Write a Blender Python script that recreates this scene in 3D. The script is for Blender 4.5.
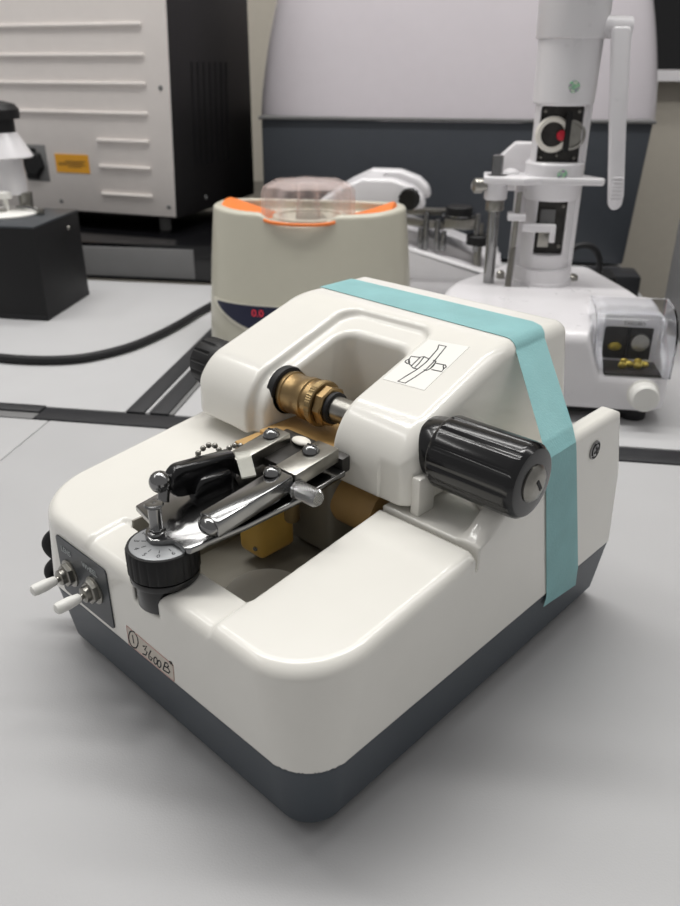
import bpy, bmesh, math, random
import numpy as np
from mathutils import Vector, Matrix
random.seed(4)
S = bpy.context.scene
for o in list(bpy.data.objects): bpy.data.objects.remove(o)
COL = S.collection
R = math.radians

# ------------------------------------------------------------------ camera, light, exposure
FPX, YAW, PITCH, ROLL = 779.26, .7614, .4607, .0021
cam_d = bpy.data.cameras.new('camera'); cam = bpy.data.objects.new('camera', cam_d); COL.objects.link(cam)
F = Vector((-math.sin(YAW)*math.cos(PITCH), math.cos(YAW)*math.cos(PITCH), -math.sin(PITCH)))
Rt = Vector((math.cos(YAW), math.sin(YAW), 0)); U = Rt.cross(F)
c_, s_ = math.cos(ROLL), math.sin(ROLL)
r_ = c_*Rt + s_*U; u_ = -s_*Rt + c_*U
cam.matrix_world = Matrix(((r_.x, u_.x, -F.x, .1362), (r_.y, u_.y, -F.y, -.1277), (r_.z, u_.z, -F.z, .2570), (0, 0, 0, 1)))
cam_d.sensor_fit = 'VERTICAL'; cam_d.sensor_height = 36; cam_d.lens = FPX/906*36
cam_d.clip_start = .01; cam_d.clip_end = 30
cam_d.dof.use_dof = True; cam_d.dof.focus_distance = .335; cam_d.dof.aperture_fstop = cam_d.lens/2.0
S.camera = cam
S.view_settings.view_transform = 'Standard'; S.view_settings.look = 'None'
S.view_settings.gamma = 1; S.view_settings.use_curve_mapping = False
S.view_settings.exposure = 0.0

W = bpy.data.worlds.new('world'); S.world = W; W.use_nodes = True
bg = W.node_tree.nodes['Background']; bg.inputs[0].default_value = (1, .985, .98, 1); bg.inputs[1].default_value = .30

TA = R(34.5)                      # the benches stand at this angle to the groover
def T2W(p):
    x, y, z = p
    return Vector((math.cos(TA)*x - math.sin(TA)*y, math.sin(TA)*x + math.cos(TA)*y, z))
def area(name, loc, sx, sy, power, col=(1, .985, .96), tilt=(0, 0), rz=TA):
    d = bpy.data.lights.new(name, 'AREA'); d.shape = 'RECTANGLE'; d.size = sx; d.size_y = sy; d.energy = power; d.color = col
    o = bpy.data.objects.new(name, d); COL.objects.link(o); o.location = loc; o.rotation_euler = (tilt[0], tilt[1], rz)
    return o
# fluorescent ceiling tubes
area('ceiling_tube_light', T2W((-.25, 1.0, 1.6)), 1.5, .16, 9)
area('ceiling_tube_light', T2W((-.25, .45, 1.5)), 1.5, .16, 15.5)
area('ceiling_tube_light', T2W((-1.6, .3, 1.75)), .16, 1.5, 8)
area('ceiling_tube_light', T2W((1.3, .6, 1.75)), 1.5, .16, 5)

# ------------------------------------------------------------------ materials
def lin(c):
    c = c/255
    return c/12.92 if c <= .04045 else ((c+.055)/1.055)**2.4
def rgb(r, g, b): return (lin(r), lin(g), lin(b), 1)
MATS = {}
def mat(name, col, rough=.5, metal=0, coat=0, var=.03, vs=60, bump=0, bs=400, alpha=1, trans=0, ior=1.45, emit=None, wave=None):
    m = bpy.data.materials.new(name); m.use_nodes = True; nt = m.node_tree; b = nt.nodes['Principled BSDF']
    b.inputs['Metallic'].default_value = metal; b.inputs['IOR'].default_value = ior
    b.inputs['Coat Weight'].default_value = coat; b.inputs['Coat Roughness'].default_value = .08
    b.inputs['Alpha'].default_value = alpha; b.inputs['Transmission Weight'].default_value = trans
    tc = nt.nodes.new('ShaderNodeTexCoord'); nz = nt.nodes.new('ShaderNodeTexNoise'); nz.inputs['Scale'].default_value = vs
    nz.inputs['Detail'].default_value = 4
    nt.links.new(tc.outputs['Object'], nz.inputs['Vector'])
    rp = nt.nodes.new('ShaderNodeValToRGB'); nt.links.new(nz.outputs['Fac'], rp.inputs['Fac'])
    lo = [max(0, c*(1-var)) for c in col[:3]]+[1]; hi = [min(1, c*(1+var)) for c in col[:3]]+[1]
    rp.color_ramp.elements[0].color = lo; rp.color_ramp.elements[1].color = hi
    rp.color_ramp.elements[0].position = .3; rp.color_ramp.elements[1].position = .7
    nt.links.new(rp.outputs['Color'], b.inputs['Base Color'])
    mr = nt.nodes.new('ShaderNodeMapRange'); mr.inputs['To Min'].default_value = max(0, rough*.94); mr.inputs['To Max'].default_value = min(1, rough*1.06)
    nt.links.new(nz.outputs['Fac'], mr.inputs['Value']); nt.links.new(mr.outputs['Result'], b.inputs['Roughness'])
    if bump:
        n2 = nt.nodes.new('ShaderNodeTexNoise'); n2.inputs['Scale'].default_value = bs; n2.inputs['Detail'].default_value = 2
        nt.links.new(tc.outputs['Object'], n2.inputs['Vector'])
        bp = nt.nodes.new('ShaderNodeBump'); bp.inputs['Strength'].default_value = bump; bp.inputs['Distance'].default_value = .0004
        nt.links.new(n2.outputs['Fac'], bp.inputs['Height']); nt.links.new(bp.outputs['Normal'], b.inputs['Normal'])
    if wave:
        w = nt.nodes.new('ShaderNodeTexWave'); w.inputs['Scale'].default_value = wave; w.bands_direction = 'DIAGONAL'
        nt.links.new(tc.outputs['Object'], w.inputs['Vector'])
        bp = nt.nodes.new('ShaderNodeBump'); bp.inputs['Strength'].default_value = .9; bp.inputs['Distance'].default_value = .0008
        nt.links.new(w.outputs['Fac'], bp.inputs['Height']); nt.links.new(bp.outputs['Normal'], b.inputs['Normal'])
    if emit: b.inputs['Emission Color'].default_value = emit; b.inputs['Emission Strength'].default_value = 1
    MATS[name] = m; return m
M_white = mat('ivory_gloss_plastic', rgb(232, 230, 223), .22, coat=.25, var=.008)
M_cream = mat('cream_plastic', rgb(232, 228, 218), .35, var=.01)
M_grey = mat('slate_plastic', rgb(66, 73, 80), .42, var=.03, bump=.12, bs=1500)
M_panel = mat('panel_grey', rgb(62, 66, 70), .35, var=.04)
M_black = mat('black_gloss_plastic', rgb(13, 13, 15), .2, coat=.3, var=.05)
M_blackm = mat('black_matte', rgb(11, 11, 13), .55, var=.08)
M_rub = mat('black_rubber', rgb(26, 26, 28), .6, var=.08)
M_chrome = mat('chrome', rgb(140, 140, 140), .17, 1, var=.1, vs=90)
M_brush = mat('brushed_steel', rgb(150, 148, 142), .3, 1, var=.12, vs=200)
M_knurl = mat('knurled_steel', rgb(205, 205, 205), .25, 1, wave=420)
M_brass = mat('brass', rgb(158, 134, 96), .36, 1, var=.12, vs=120)
M_brassd = mat('dull_brass', rgb(150, 130, 95), .45, 1, var=.1)
M_amber = mat('amber_plastic', rgb(212, 172, 86), .35, var=.08)
M_tan = mat('tan_plate', rgb(188, 152, 98), .42, var=.08)
M_inner = mat('inner_grey', rgb(142, 138, 127), .5, var=.03)
M_coverp = mat('grey_cover_plastic', rgb(190, 187, 178), .4, var=.02)
M_dialf = mat('dial_face', rgb(150, 152, 154), .4, .3, var=.04)
M_ink = mat('black_ink', rgb(28, 28, 32), .6)
M_pale = mat('pale_print', rgb(185, 190, 190), .6)
M_paper = mat('sticker_paper', rgb(240, 239, 234), .3, var=.01)
M_label = mat('label_paper', rgb(205, 197, 186), .6, var=.02)
M_pink = mat('pink_ink', rgb(196, 150, 145), .6)
M_tape = mat('cyan_masking_tape', rgb(150, 200, 202), .55, var=.07, vs=45, bump=.5, bs=900, alpha=.80)
M_clear = mat('clear_strap', rgb(200, 200, 190), .25, alpha=.5)
M_cap = mat('white_cap', rgb(232, 231, 226), .4)
M_table = mat('grey_laminate', rgb(186, 186, 187), .5, var=.012, vs=25, bump=.2, bs=1200)
M_rail = mat('black_rail', rgb(40, 41, 44), .45)
M_railg = mat('grey_rail_edge', rgb(116, 116, 116), .5)
M_floor = mat('floor_tiles', rgb(120, 118, 114), .6, var=.1, vs=4)
M_wall = mat('beige_wall', rgb(186, 180, 168), .8, var=.02, bump=.2, bs=200)
M_cabw = mat('white_sheet_metal', rgb(230, 224, 220), .42, var=.015, bump=.15, bs=700)
M_cabb = mat('black_sheet_metal', rgb(26, 24, 25), .5, var=.1, bump=.3, bs=500)
M_yel = mat('yellow_label', rgb(224, 160, 42), .5)
M_big = mat('white_shell', rgb(222, 216, 221), .2, coat=.3, var=.01)
M_bigg = mat('charcoal_shell', rgb(62, 66, 72), .45, var=.03)
M_beige = mat('sage_beige_plastic', rgb(200, 197, 181), .33, coat=.2, var=.012)
M_beigel = mat('pale_beige_plastic', rgb(222, 219, 204), .3, var=.012)
M_orange = mat('orange_plastic', rgb(240, 128, 52), .45, var=.03)
M_navy = mat('navy_panel', rgb(28, 32, 58), .25)
M_led = mat('red_lamp', rgb(200, 50, 60), .4, emit=(.25, .01, .02, 1))
M_red = mat('red_reflection_paint', rgb(190, 30, 50), .4)  # colour of the painted reflection in the mirror window
M_redw = mat('faded_red_paint', rgb(170, 90, 84), .6)
M_glass = mat('clear_acrylic', rgb(222, 206, 202), .06, trans=1, ior=1.3, var=.0)
for mm in (M_glass,):
    mm.node_tree.nodes['Principled BSDF'].inputs['Transmission Weight'].default_value = 0
    lw = mm.node_tree.nodes.new('ShaderNodeLayerWeight'); lw.inputs['Blend'].default_value = .35
    mp = mm.node_tree.nodes.new('ShaderNodeMapRange'); mp.inputs['To Min'].default_value = .06; mp.inputs['To Max'].default_value = .6
    mm.node_tree.links.new(lw.outputs['Facing'], mp.inputs['Value']); mm.node_tree.links.new(mp.outputs['Result'], mm.node_tree.nodes['Principled BSDF'].inputs['Alpha'])
M_glass2 = mat('clear_cover', (.95, .96, .98, 1), .05, trans=1, ior=1.2, var=.0)
M_lab = mat('white_lab_plastic', rgb(228, 226, 228), .28, coat=.25, var=.01)
M_slot = mat('dark_recess', rgb(52, 50, 48), .35, .3, var=.3, vs=150)
M_olive = mat('gold_parts', rgb(170, 150, 60), .4, .4, var=.25, vs=200)
M_holo = mat('holographic_sticker', rgb(150, 150, 150), .2, .6)
nt = M_holo.node_tree; vo = nt.nodes.new('ShaderNodeTexVoronoi'); vo.inputs['Scale'].default_value = 650
hs = nt.nodes.new('ShaderNodeValToRGB'); hs.color_ramp.elements[0].color = (.45, .15, .5, 1); hs.color_ramp.elements[1].color = (.9, .9, .8, 1)
e_ = hs.color_ramp.elements.new(.5); e_.color = (.25, .75, .35, 1)
nt.links.new(nt.nodes['Texture Coordinate'].outputs['Object'], vo.inputs['Vector']); sp = nt.nodes.new('ShaderNodeSeparateColor')
nt.links.new(vo.outputs['Color'], sp.inputs[0]); nt.links.new(sp.outputs[0], hs.inputs['Fac']); nt.links.new(hs.outputs['Color'], nt.nodes['Principled BSDF'].inputs['Base Color'])

# ------------------------------------------------------------------ object helpers
class Frame:
    def __init__(s, ang, o=(0, 0, 0)): s.a = ang; s.o = Vector(o)
    def w(s, p):
        c, q = math.cos(s.a), math.sin(s.a)
        return Vector((c*p[0]-q*p[1]+s.o.x, q*p[0]+c*p[1]+s.o.y, p[2]+s.o.z))
FM = Frame(0); FT = Frame(TA)
FC = Frame(R(24), T2W((-.3617, .8764, 0)))
FG = Frame(R(34.5+83), T2W((.1042, .9686, 0)))
BASE = {}
def tag(o, label=None, cat=None, group=None, kind=None):
    if label: o['label'] = label
    if cat: o['category'] = cat
    if group: o['group'] = group
    if kind: o['kind'] = kind
    return o
def thing(name, label, cat, fr, base, group=None):
    o = bpy.data.objects.new(name, None); COL.objects.link(o); o.empty_display_size = .02
    o.location = fr.w(base); o.rotation_euler = (0, 0, fr.a); BASE[o.name] = Vector(base)
    return tag(o, label, cat, group)
def finish(name, me, m, parent, fr, base, sharp=35):
    if m is not None and not len(me.materials): me.materials.append(m)
    me.polygons.foreach_set('use_smooth', [True]*len(me.polygons))
    if sharp: me.set_sharp_from_angle(angle=R(sharp))
    o = bpy.data.objects.new(name, me); COL.objects.link(o)
    if parent is not None:
        root = parent
        while root.parent: root = root.parent
        me.transform(Matrix.Translation(-BASE[root.name])); o.parent = parent
    else:
        me.transform(Matrix.Translation(-Vector(base))); o.location = fr.w(base); o.rotation_euler = (0, 0, fr.a); BASE[o.name] = Vector(base)
    return o
def obj(name, bm, m, parent=None, fr=FM, base=(0, 0, 0), sharp=35):
    me = bpy.data.meshes.new(name); bmesh.ops.recalc_face_normals(bm, faces=bm.faces[:]); bm.to_mesh(me); bm.free()
    return finish(name, me, m, parent, fr, base, sharp)
def new(): return bmesh.new()
def merge(bm, t):
    me = bpy.data.meshes.new('tmp'); t.to_mesh(me); t.free(); bm.from_mesh(me); bpy.data.meshes.remove(me); return bm
def bevel_all(t, w, seg=2, ang=30):
    es = [e for e in t.edges if len(e.link_faces) == 2 and e.calc_face_angle(0) > R(ang)]
    bmesh.ops.bevel(t, geom=es, offset=w, segments=seg, affect='EDGES', profile=.5)
def box(x0, x1, y0, y1, z0, z1, bev=0, seg=2, bm=None, rot=None):
    bm = bm or new(); t = new(); bmesh.ops.create_cube(t, size=1)
    for v in t.verts: v.co = Vector(((x0+x1)/2+v.co.x*(x1-x0), (y0+y1)/2+v.co.y*(y1-y0), (z0+z1)/2+v.co.z*(z1-z0)))
    if bev: bevel_all(t, bev, seg)
    if rot: bmesh.ops.rotate(t, cent=Vector(rot[0]), matrix=Matrix.Rotation(rot[1], 3, rot[2]), verts=t.verts)
    return merge(bm, t)
def prism(poly, z0, z1, ax='z', bev=0, seg=2, bm=None, fn=None):
    """polygon extruded along ax; for 'y' poly is (x,z), for 'x' poly is (y,z)"""
    bm = bm or new(); t = new()
    def P(a, b, h): return {'z': (a, b, h), 'y': (a, h, b), 'x': (h, a, b)}[ax]
    lo = [t.verts.new(P(a, b, z0)) for a, b in poly]; hi = [t.verts.new(P(a, b, z1)) for a, b in poly]
    t.faces.new(lo); t.faces.new(hi[::-1]); n = len(poly)
    for i in range(n): t.faces.new((lo[i], hi[i], hi[(i+1) % n], lo[(i+1) % n]))
    bmesh.ops.recalc_face_normals(t, faces=t.faces[:])
    if bev: bevel_all(t, bev, seg)
    if fn:
        for v in t.verts: v.co = Vector(fn(v.co))
    return merge(bm, t)
def lathe(p0, d, prof, seg=40, bm=None, scal=None):
    """profile [(t, r)] spun about the axis p0 + t*d; scal(angle, t) scales the radius"""
    bm = bm or new(); t = new(); d = Vector(d).normalized(); p0 = Vector(p0)
    a = d.orthogonal().normalized()
    if abs(d.z) > .9: a = Vector((1, 0, 0))
    b = d.cross(a); rings = []
    for h, r in prof:
        ring = []
        for i in range(seg):
            q = 2*math.pi*i/seg; k = scal(q, h) if scal else 1
            ring.append(t.verts.new(p0+d*h+(a*math.cos(q)+b*math.sin(q))*max(r, 1e-5)*k))
        rings.append(ring)
    for A, B in zip(rings, rings[1:]):
        for i in range(seg): t.faces.new((A[i], A[(i+1) % seg], B[(i+1) % seg], B[i]))
    t.faces.new(rings[0][::-1]); t.faces.new(rings[-1])
    return merge(bm, t)
def cyl(p0, p1, r, bev=0, seg=32, bm=None, r1=None):
    p0 = Vector(p0); L = (Vector(p1)-p0).length; r1 = r if r1 is None else r1
    pr = [(0, r-bev), (bev*.3, r-bev*.3), (bev, r), (L-bev, r1), (L-bev*.3, r1-bev*.3), (L, r1-bev)] if bev else [(0, r), (L, r1)]
    return lathe(p0, Vector(p1)-p0, pr, seg, bm)
def sphere(c, r, bm=None, sx=1, sy=1, sz=1, seg=20):
    bm = bm or new(); t = new(); bmesh.ops.create_uvsphere(t, u_segments=seg, v_segments=seg//2, radius=r)
    for v in t.verts: v.co = Vector((v.co.x*sx, v.co.y*sy, v.co.z*sz))+Vector(c)
    return merge(bm, t)
def tube(pts, r, seg=12, bm=None, smooth=0):
    bm = bm or new(); t = new(); P = [Vector(p) for p in pts]
    for _ in range(smooth):
        Q = [P[0]]
        for a, b in zip(P, P[1:]): Q += [a*.75+b*.25, a*.25+b*.75]
        P = Q+[P[-1]]
    prev = None; rings = []; up = None
    for i, p in enumerate(P):
        d = (P[min(i+1, len(P)-1)]-P[max(i-1, 0)]).normalized()
        if up is None: up = d.orthogonal().normalized()
        up = (up-d*up.dot(d)).normalized(); b = d.cross(up)
        rings.append([t.verts.new(p+(up*math.cos(2*math.pi*k/seg)+b*math.sin(2*math.pi*k/seg))*r) for k in range(seg)])
    for A, B in zip(rings, rings[1:]):
        for i in range(seg): t.faces.new((A[i], A[(i+1) % seg], B[(i+1) % seg], B[i]))
    t.faces.new(rings[0][::-1]); t.faces.new(rings[-1])
    return merge(bm, t)
def stroke(pts, n, w, h=.00012, bm=None):
    """a raised inked line of width w lying on a surface with normal n"""
    bm = bm or new(); n = Vector(n).normalized(); P = [Vector(p) for p in pts]
    L = []
    for i, p in enumerate(P):
        d = (P[min(i+1, len(P)-1)]-P[max(i-1, 0)]).normalized(); s = n.cross(d).normalized()*w/2
        L.append([bm.verts.new(p-s), bm.verts.new(p-s*.8+n*h), bm.verts.new(p+s*.8+n*h), bm.verts.new(p+s)])
    for A, B in zip(L, L[1:]):
        for i in range(3): bm.faces.new((A[i], A[i+1], B[i+1], B[i]))
    return bm
def text(s, size, mtx, m, name, parent, fr=FM, base=(0, 0, 0), depth=.00008):
    cu = bpy.data.curves.new('t', 'FONT'); cu.body = s; cu.size = size; cu.extrude = depth; cu.align_x = 'CENTER'; cu.align_y = 'CENTER'
    o = bpy.data.objects.new('t', cu); COL.objects.link(o); bpy.context.view_layer.update()
    me = bpy.data.meshes.new_from_object(o.evaluated_get(bpy.context.evaluated_depsgraph_get()))
    bpy.data.objects.remove(o); bpy.data.curves.remove(cu); me.materials.clear(); me.transform(mtx); me.name = name
    return finish(name, me, m, parent, fr, base)
def basis(o, x, y):
    x = Vector(x).normalized(); y = Vector(y); z = x.cross(y).normalized(); y = z.cross(x)
    return Matrix(((x.x, y.x, z.x, o[0]), (x.y, y.y, z.y, o[1]), (x.z, y.z, z.z, o[2]), (0, 0, 0, 1)))

# ------------------------------------------------------------------ moulded shells: a distance field meshed by surface nets
def rmax(a, b, r):
    if r <= 0: return np.maximum(a, b)
    return np.minimum(np.maximum(a, b), -r)+np.hypot(np.maximum(a+r, 0), np.maximum(b+r, 0))
def rmin(a, b, r): return -rmax(-a, -b, r)
def rect(x, y, x0, x1, y0, y1, r):
    dx = np.abs(x-(x0+x1)/2)-(x1-x0)/2+r; dy = np.abs(y-(y0+y1)/2)-(y1-y0)/2+r
    return np.minimum(np.maximum(dx, dy), 0)+np.hypot(np.maximum(dx, 0), np.maximum(dy, 0))-r
def sdf_mesh(name, fn, lo, hi, h):
    lo = np.array(lo, float); hi = np.array(hi, float); B = 8
    nb = np.ceil((hi-lo)/(h*B)).astype(int); n = nb*B
    ax = [lo[i]+h*(np.arange(n[i])+.5) for i in range(3)]
    cx = [lo[i]+h*B*(np.arange(nb[i])+.5) for i in range(3)]
    G = np.meshgrid(*cx, indexing='ij'); Fc = fn(*G)
    near = np.abs(Fc) < h*B*.87*1.35+2*h
    Fv = np.repeat(np.repeat(np.repeat(np.where(Fc < 0, -1., 1.), B, 0), B, 1), B, 2).astype(np.float32)
    mk = np.repeat(np.repeat(np.repeat(near, B, 0), B, 1), B, 2); I = np.nonzero(mk)
    Fv[I] = fn(ax[0][I[0]], ax[1][I[1]], ax[2][I[2]])
    Fv[0] = Fv[-1] = 1; Fv[:, 0] = Fv[:, -1] = 1; Fv[:, :, 0] = Fv[:, :, -1] = 1
    Sg = Fv < 0
    cnt = sum(Sg[i:n[0]-1+i, j:n[1]-1+j, k:n[2]-1+k].astype(np.int8) for i in (0, 1) for j in (0, 1) for k in (0, 1))
    C = np.argwhere((cnt > 0) & (cnt < 8)); acc = np.zeros((len(C), 3)); num = np.zeros(len(C))
    for a in range(3):
        for u in (0, 1):
            for v in (0, 1):
                o = [0, 0, 0]; o[(a+1) % 3] = u; o[(a+2) % 3] = v; P = C+o; Q = P.copy(); Q[:, a] += 1
                fa = Fv[P[:, 0], P[:, 1], P[:, 2]]; fb = Fv[Q[:, 0], Q[:, 1], Q[:, 2]]; mm = (fa < 0) != (fb < 0)
                t = np.where(mm, fa/np.where(mm, fa-fb, 1), 0); pos = P.astype(float); pos[:, a] += t
                acc += pos*mm[:, None]; num += mm
    V = lo+h*(acc/num[:, None]+.5)
    idx = -np.ones(tuple(n), np.int64); idx[C[:, 0], C[:, 1], C[:, 2]] = np.arange(len(C))
    Q = []
    for a in range(3):
        s = [slice(0, n[i]) for i in range(3)]; s2 = list(s); s[a] = slice(0, n[a]-1); s2[a] = slice(1, n[a])
        A = Sg[tuple(s)]; D = Sg[tuple(s2)]; E = np.argwhere(A != D); fl = A[E[:, 0], E[:, 1], E[:, 2]]
        u = np.zeros(3, int); u[(a+1) % 3] = 1; v = np.zeros(3, int); v[(a+2) % 3] = 1
        q = [E-u-v, E-v, E, E-u]; q = np.stack([idx[k[:, 0], k[:, 1], k[:, 2]] for k in q], 1)
        q[~fl] = q[~fl][:, ::-1]; Q.append(q)
    Q = np.concatenate(Q); Q = Q[(Q >= 0).all(1)]
    e = h*.15
    for _ in range(4):
        f = fn(*V.T); g = np.stack([(fn(*(V+d).T)-fn(*(V-d).T))/(2*e) for d in np.eye(3)*e], 1)
        st = f[:, None]*g/np.maximum((g*g).sum(1), .05)[:, None]; ln = np.linalg.norm(st, axis=1, keepdims=True)
        V = V-st*np.minimum(1, .6*h/np.maximum(ln, 1e-9))
    me = bpy.data.meshes.new(name)
    me.vertices.add(len(V)); me.vertices.foreach_set('co', V.astype(np.float32).ravel())
    me.loops.add(len(Q)*4); me.loops.foreach_set('vertex_index', Q.ravel().astype(np.int32))
    me.polygons.add(len(Q)); me.polygons.foreach_set('loop_start', np.arange(0, len(Q)*4, 4, dtype=np.int32))
    me.polygons.foreach_set('loop_total', np.full(len(Q), 4, np.int32))
    me.update(calc_edges=True); me.validate(); return me

# ================================================================== SETTING
def struct(name, bm, m): 
    o = obj(name, bm, m); o['kind'] = 'structure'; return o
def tbox(x0, x1, y0, y1, z0, z1, bm=None):
    t = box(x0, x1, y0, y1, z0, z1)
    for v in t.verts: v.co = T2W(v.co)
    return t if bm is None else merge(bm, t)
ZT = -.004
struct('floor', tbox(-2.6, 2.4, -1.6, 2.0, -.80, -.76), M_floor)
struct('wall_back', tbox(-2.6, 2.4, 1.62, 1.70, -.76, 1.8), M_wall)
struct('trim_1', tbox(.27, 2.4, 1.585, 1.62, .232, .252), M_lab)
struct('window_1', tbox(.27, 2.4, 1.60, 1.63, .252, .9), M_black)

# benches
def bench(label, x0, x1, y0, y1, rails, seams=()):
    t = thing('workbench', label, 'workbench', FT, ((x0+x1)/2, (y0+y1)/2, -.76))
    obj('tabletop', box(x0, x1, y0, y1, ZT-.025, ZT, .001), M_table, t)
    for n, a, m in rails: obj(n, box(*a, .0012), m, t)
    for sx in (x0+.05, x1-.09):
        for sy in (y0+.06, y1-.1): obj('leg', box(sx, sx+.04, sy, sy+.04, -.76, ZT-.025), M_rail, t)
    return t
bench('light grey laminate workbench carrying the ivory groover, black rail along its far edge', -.2885, 1.0, -.75, .3575,
      [('edge_rail', (-.303, 1.0, .3580, .3800, ZT-.03, ZT+.0012), M_rail)])
bench('strip of grey laminate workbench left of the seam beside the groover', -1.6, -.2892, -.75, .3575,
      [('edge_rail', (-1.6, -.304, .3700, .3830, ZT-.03, ZT+.0020), M_rail), ('edge_band', (-1.6, -.304, .3585, .3698, ZT-.03, ZT+.0005), M_railg)])
bench('light grey laminate workbench under the black round-dial instrument and loose black cable', -1.6, -.2345, .3845, .804,
      [('edge_rail', (-.234, -.2175, .3845, .804, ZT-.03, ZT+.001), M_rail), ('edge_band', (-.2170, -.2140, .3845, .804, ZT-.03, ZT+.0006), M_table), ('edge_band', (-1.6, -.2345, .8045, .809, ZT-.03, ZT-.001), M_railg)])
bench('light grey laminate workbench at the right under the white tower machine', -.1915, 1.2, .3845, .680,
      [('edge_rail', (-.2130, -.1965, .3845, .803, ZT-.03, ZT+.001), M_rail), ('edge_band', (-.1963, -.1917, .3845, .803, ZT-.03, ZT+.0008), M_railg)])
bench('rear grey laminate workbench under the big domed machine', -.1915, .264, .6805, 1.55, [])

# ================================================================== THE GROOVER
K, A0 = .12, .0765
def profile(y, z, topz=.1447):
    f = .093-y
    sl = (z-(.1235+(y-.10)*.326))/math.sqrt(1+.326**2)
    p = rmax(sl, z-topz, .003)
    p = rmax(p, f, .017)
    rear = (y-(.2225+(topz-z)*.02))
    return rmax(p, rear, .006)
def housing_fn(drop=0., cut=True, K=K):
    def fn(x, y, z):
        # lower body
        d2 = rect(x, y, -.19, .0, .0, .40, .0200+.0105*np.clip((z-.0337)/.045, 0, 1))
        yb = np.where(z < .0764, .2234-(z-.0337)*.089, .2196-(z-.0764)*.30)
        rear = (y-yb)*.96
        d2 = rmax(d2, rear, .005)
        zt = A0-drop+K*y
        st = np.clip((x+.137)/.004, 0, 1)*np.clip((-.0495-x)/.003, 0, 1)*np.clip((.022-y)/.003, 0, 1)
        st = st*st*(3-2*st)
        top = (z-(zt-.0016*st))*.98
        front = rmax(d2, top, .0050)
        front = np.maximum(front, np.minimum(y-.0928, np.minimum(z-(.074-drop), x+.056)))
        ledge = np.maximum(np.maximum(d2, z-(.0888-drop-.006*(x < -.056))), .0934-y)
        # side flange
        ft = np.minimum(.0885+(y-.0935)*.66, .1135)-drop
        fl = rmax(np.abs(x+.0055)-.0055, (z-ft)*.86, .004)
        fl = np.maximum(fl, rmax(rear, z-(.1145-drop), .009)); fl = np.maximum(fl, .0934-y)
        fl = np.maximum(fl, .05-z)
        core = np.maximum(rmax(d2, z-(.086-drop), .002), np.minimum(.09-y, z-.06))
        body = np.maximum(rmin(rmin(ledge, fl, .003), core, .0), d2)
        body = np.minimum(body, front)
        if cut:
            sl = np.maximum(rect(x, y, -.130, -.050, .0197, .160, .0015), .045-z)
            body = rmax(body, -sl, .0009)
        # tower
        p = profile(y, z)
        xr = x-(-.0400+(.1447-z)*.10); xl = (-.178-(.1447-z)*.05)-x
        sx = np.maximum(xr, xl)
        tw = rmax(p, sx, .0065)
        tw = rmax(tw, rmax(.093-y, sx, .010), 0)
        bot = np.where(y > .152, .07-z, .0915+.003*np.clip((-.1-x)/.05, 0, 1)-z)
        tw = rmax(tw, bot, .002)
        rec = rmax(rect(x, y, -.1370, -.0800, .0, .1665, .010), -(p+.0045), .0025)
        tw = rmax(tw, -rec, .003)
        cav = rmax(rect(x, y, -.1285, -.0830, .0, .1535, .010), -(z-.03), .0)
        tw = rmax(tw, -cav, .0032)
        body = rmin(body, tw, .0015)
        if cut:
            well = np.maximum(np.hypot(x+.0915, y-.0108)-.0130, .0640-z)
            body = rmax(body, -well, .0016)
            gr = np.maximum(np.abs(y-.0932)-.0009, np.maximum(.079-z, -.052-x))
            body = rmax(body, -gr, .0004)
        return np.maximum(body, .0345-z)
    return fn
G = thing('lens_groover', 'ivory lens grooving machine in the foreground, large black knob, cyan tape across its top', 'lens machine', FM, (-.095, .11, ZT))
hm = sdf_mesh('housing', housing_fn(), (-.196, -.004, .032), (.006, .228, .149), .0008)
finish('housing', hm, M_white, G, FM, (0, 0, 0), sharp=0)
def base_fn(x, y, z):
    t = (.0337-z)*.16
    d = rect(x, y, -.190+.0008, -.0008, .0008, .30, .0195)+t
    d = rmax(d, (y-.2228), .004)
    b = rmax(d, -z, .003)
    return np.maximum(b, z-.0337)
finish('base', sdf_mesh('base', base_fn, (-.194, -.004, -.003), (.004, .227, .037), .0012), M_grey, G, FM, (0, 0, 0), sharp=50)
o = obj('seam_gasket', prism([(-.158, .0022), (-.032, .0022), (-.011, .011), (-.0022, .032), (-.0022, .221), (-.188, .221), (-.188, .032), (-.179, .011)], .0330, .0350), M_rub, G)
for fx, fy in ((-.165, .03), (-.03, .03), (-.165, .195), (-.03, .195)):
    obj('rubber_foot', cyl((fx, fy, ZT), (fx, fy, .0015), .009, .0006), M_rub, G)

# knobs on the pivot axis
def flute(n, d, t0=0, t1=9):
    def f(q, t):
        if t < t0 or t > t1: return 1
        u = (q*n/(2*math.pi)) % 1
        return 1-d*max(0, 1-abs(u-.5)/.16)**.5 if abs(u-.5) < .16 else 1
    return f
kx = -.0418
kn = obj('grip_knob', lathe((kx, .1143, .1134), (1, 0, 0), [(0, .0125), (.001, .0132), (.008, .0134), (.0085, .0134), (.009, .0150), (.0105, .0158), (.0115, .0158), (.046, .0158), (.0480, .0154), (.0497, .0140), (.0500, .0128), (.0502, .006)], 192, scal=flute(12, .05, .0115, .0465)), M_black, G)
kn['label'] = 'large fluted black knob with steel end cap'
sc = obj('end_cap', lathe((kx+.0495, .1143, .1134), (1, 0, 0), [(0, .0078), (.0012, .0078), (.0024, .0066), (.0031, .004), (.0033, .0001)], 40), M_brush, kn)
obj('screw_slot', box(kx+.0520, kx+.05295, .1143-.0008, .1143+.0008, .1134-.0028, .1134+.0028, rot=((0, .1143, .1134), R(35), 'X')), M_blackm, kn)
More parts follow.
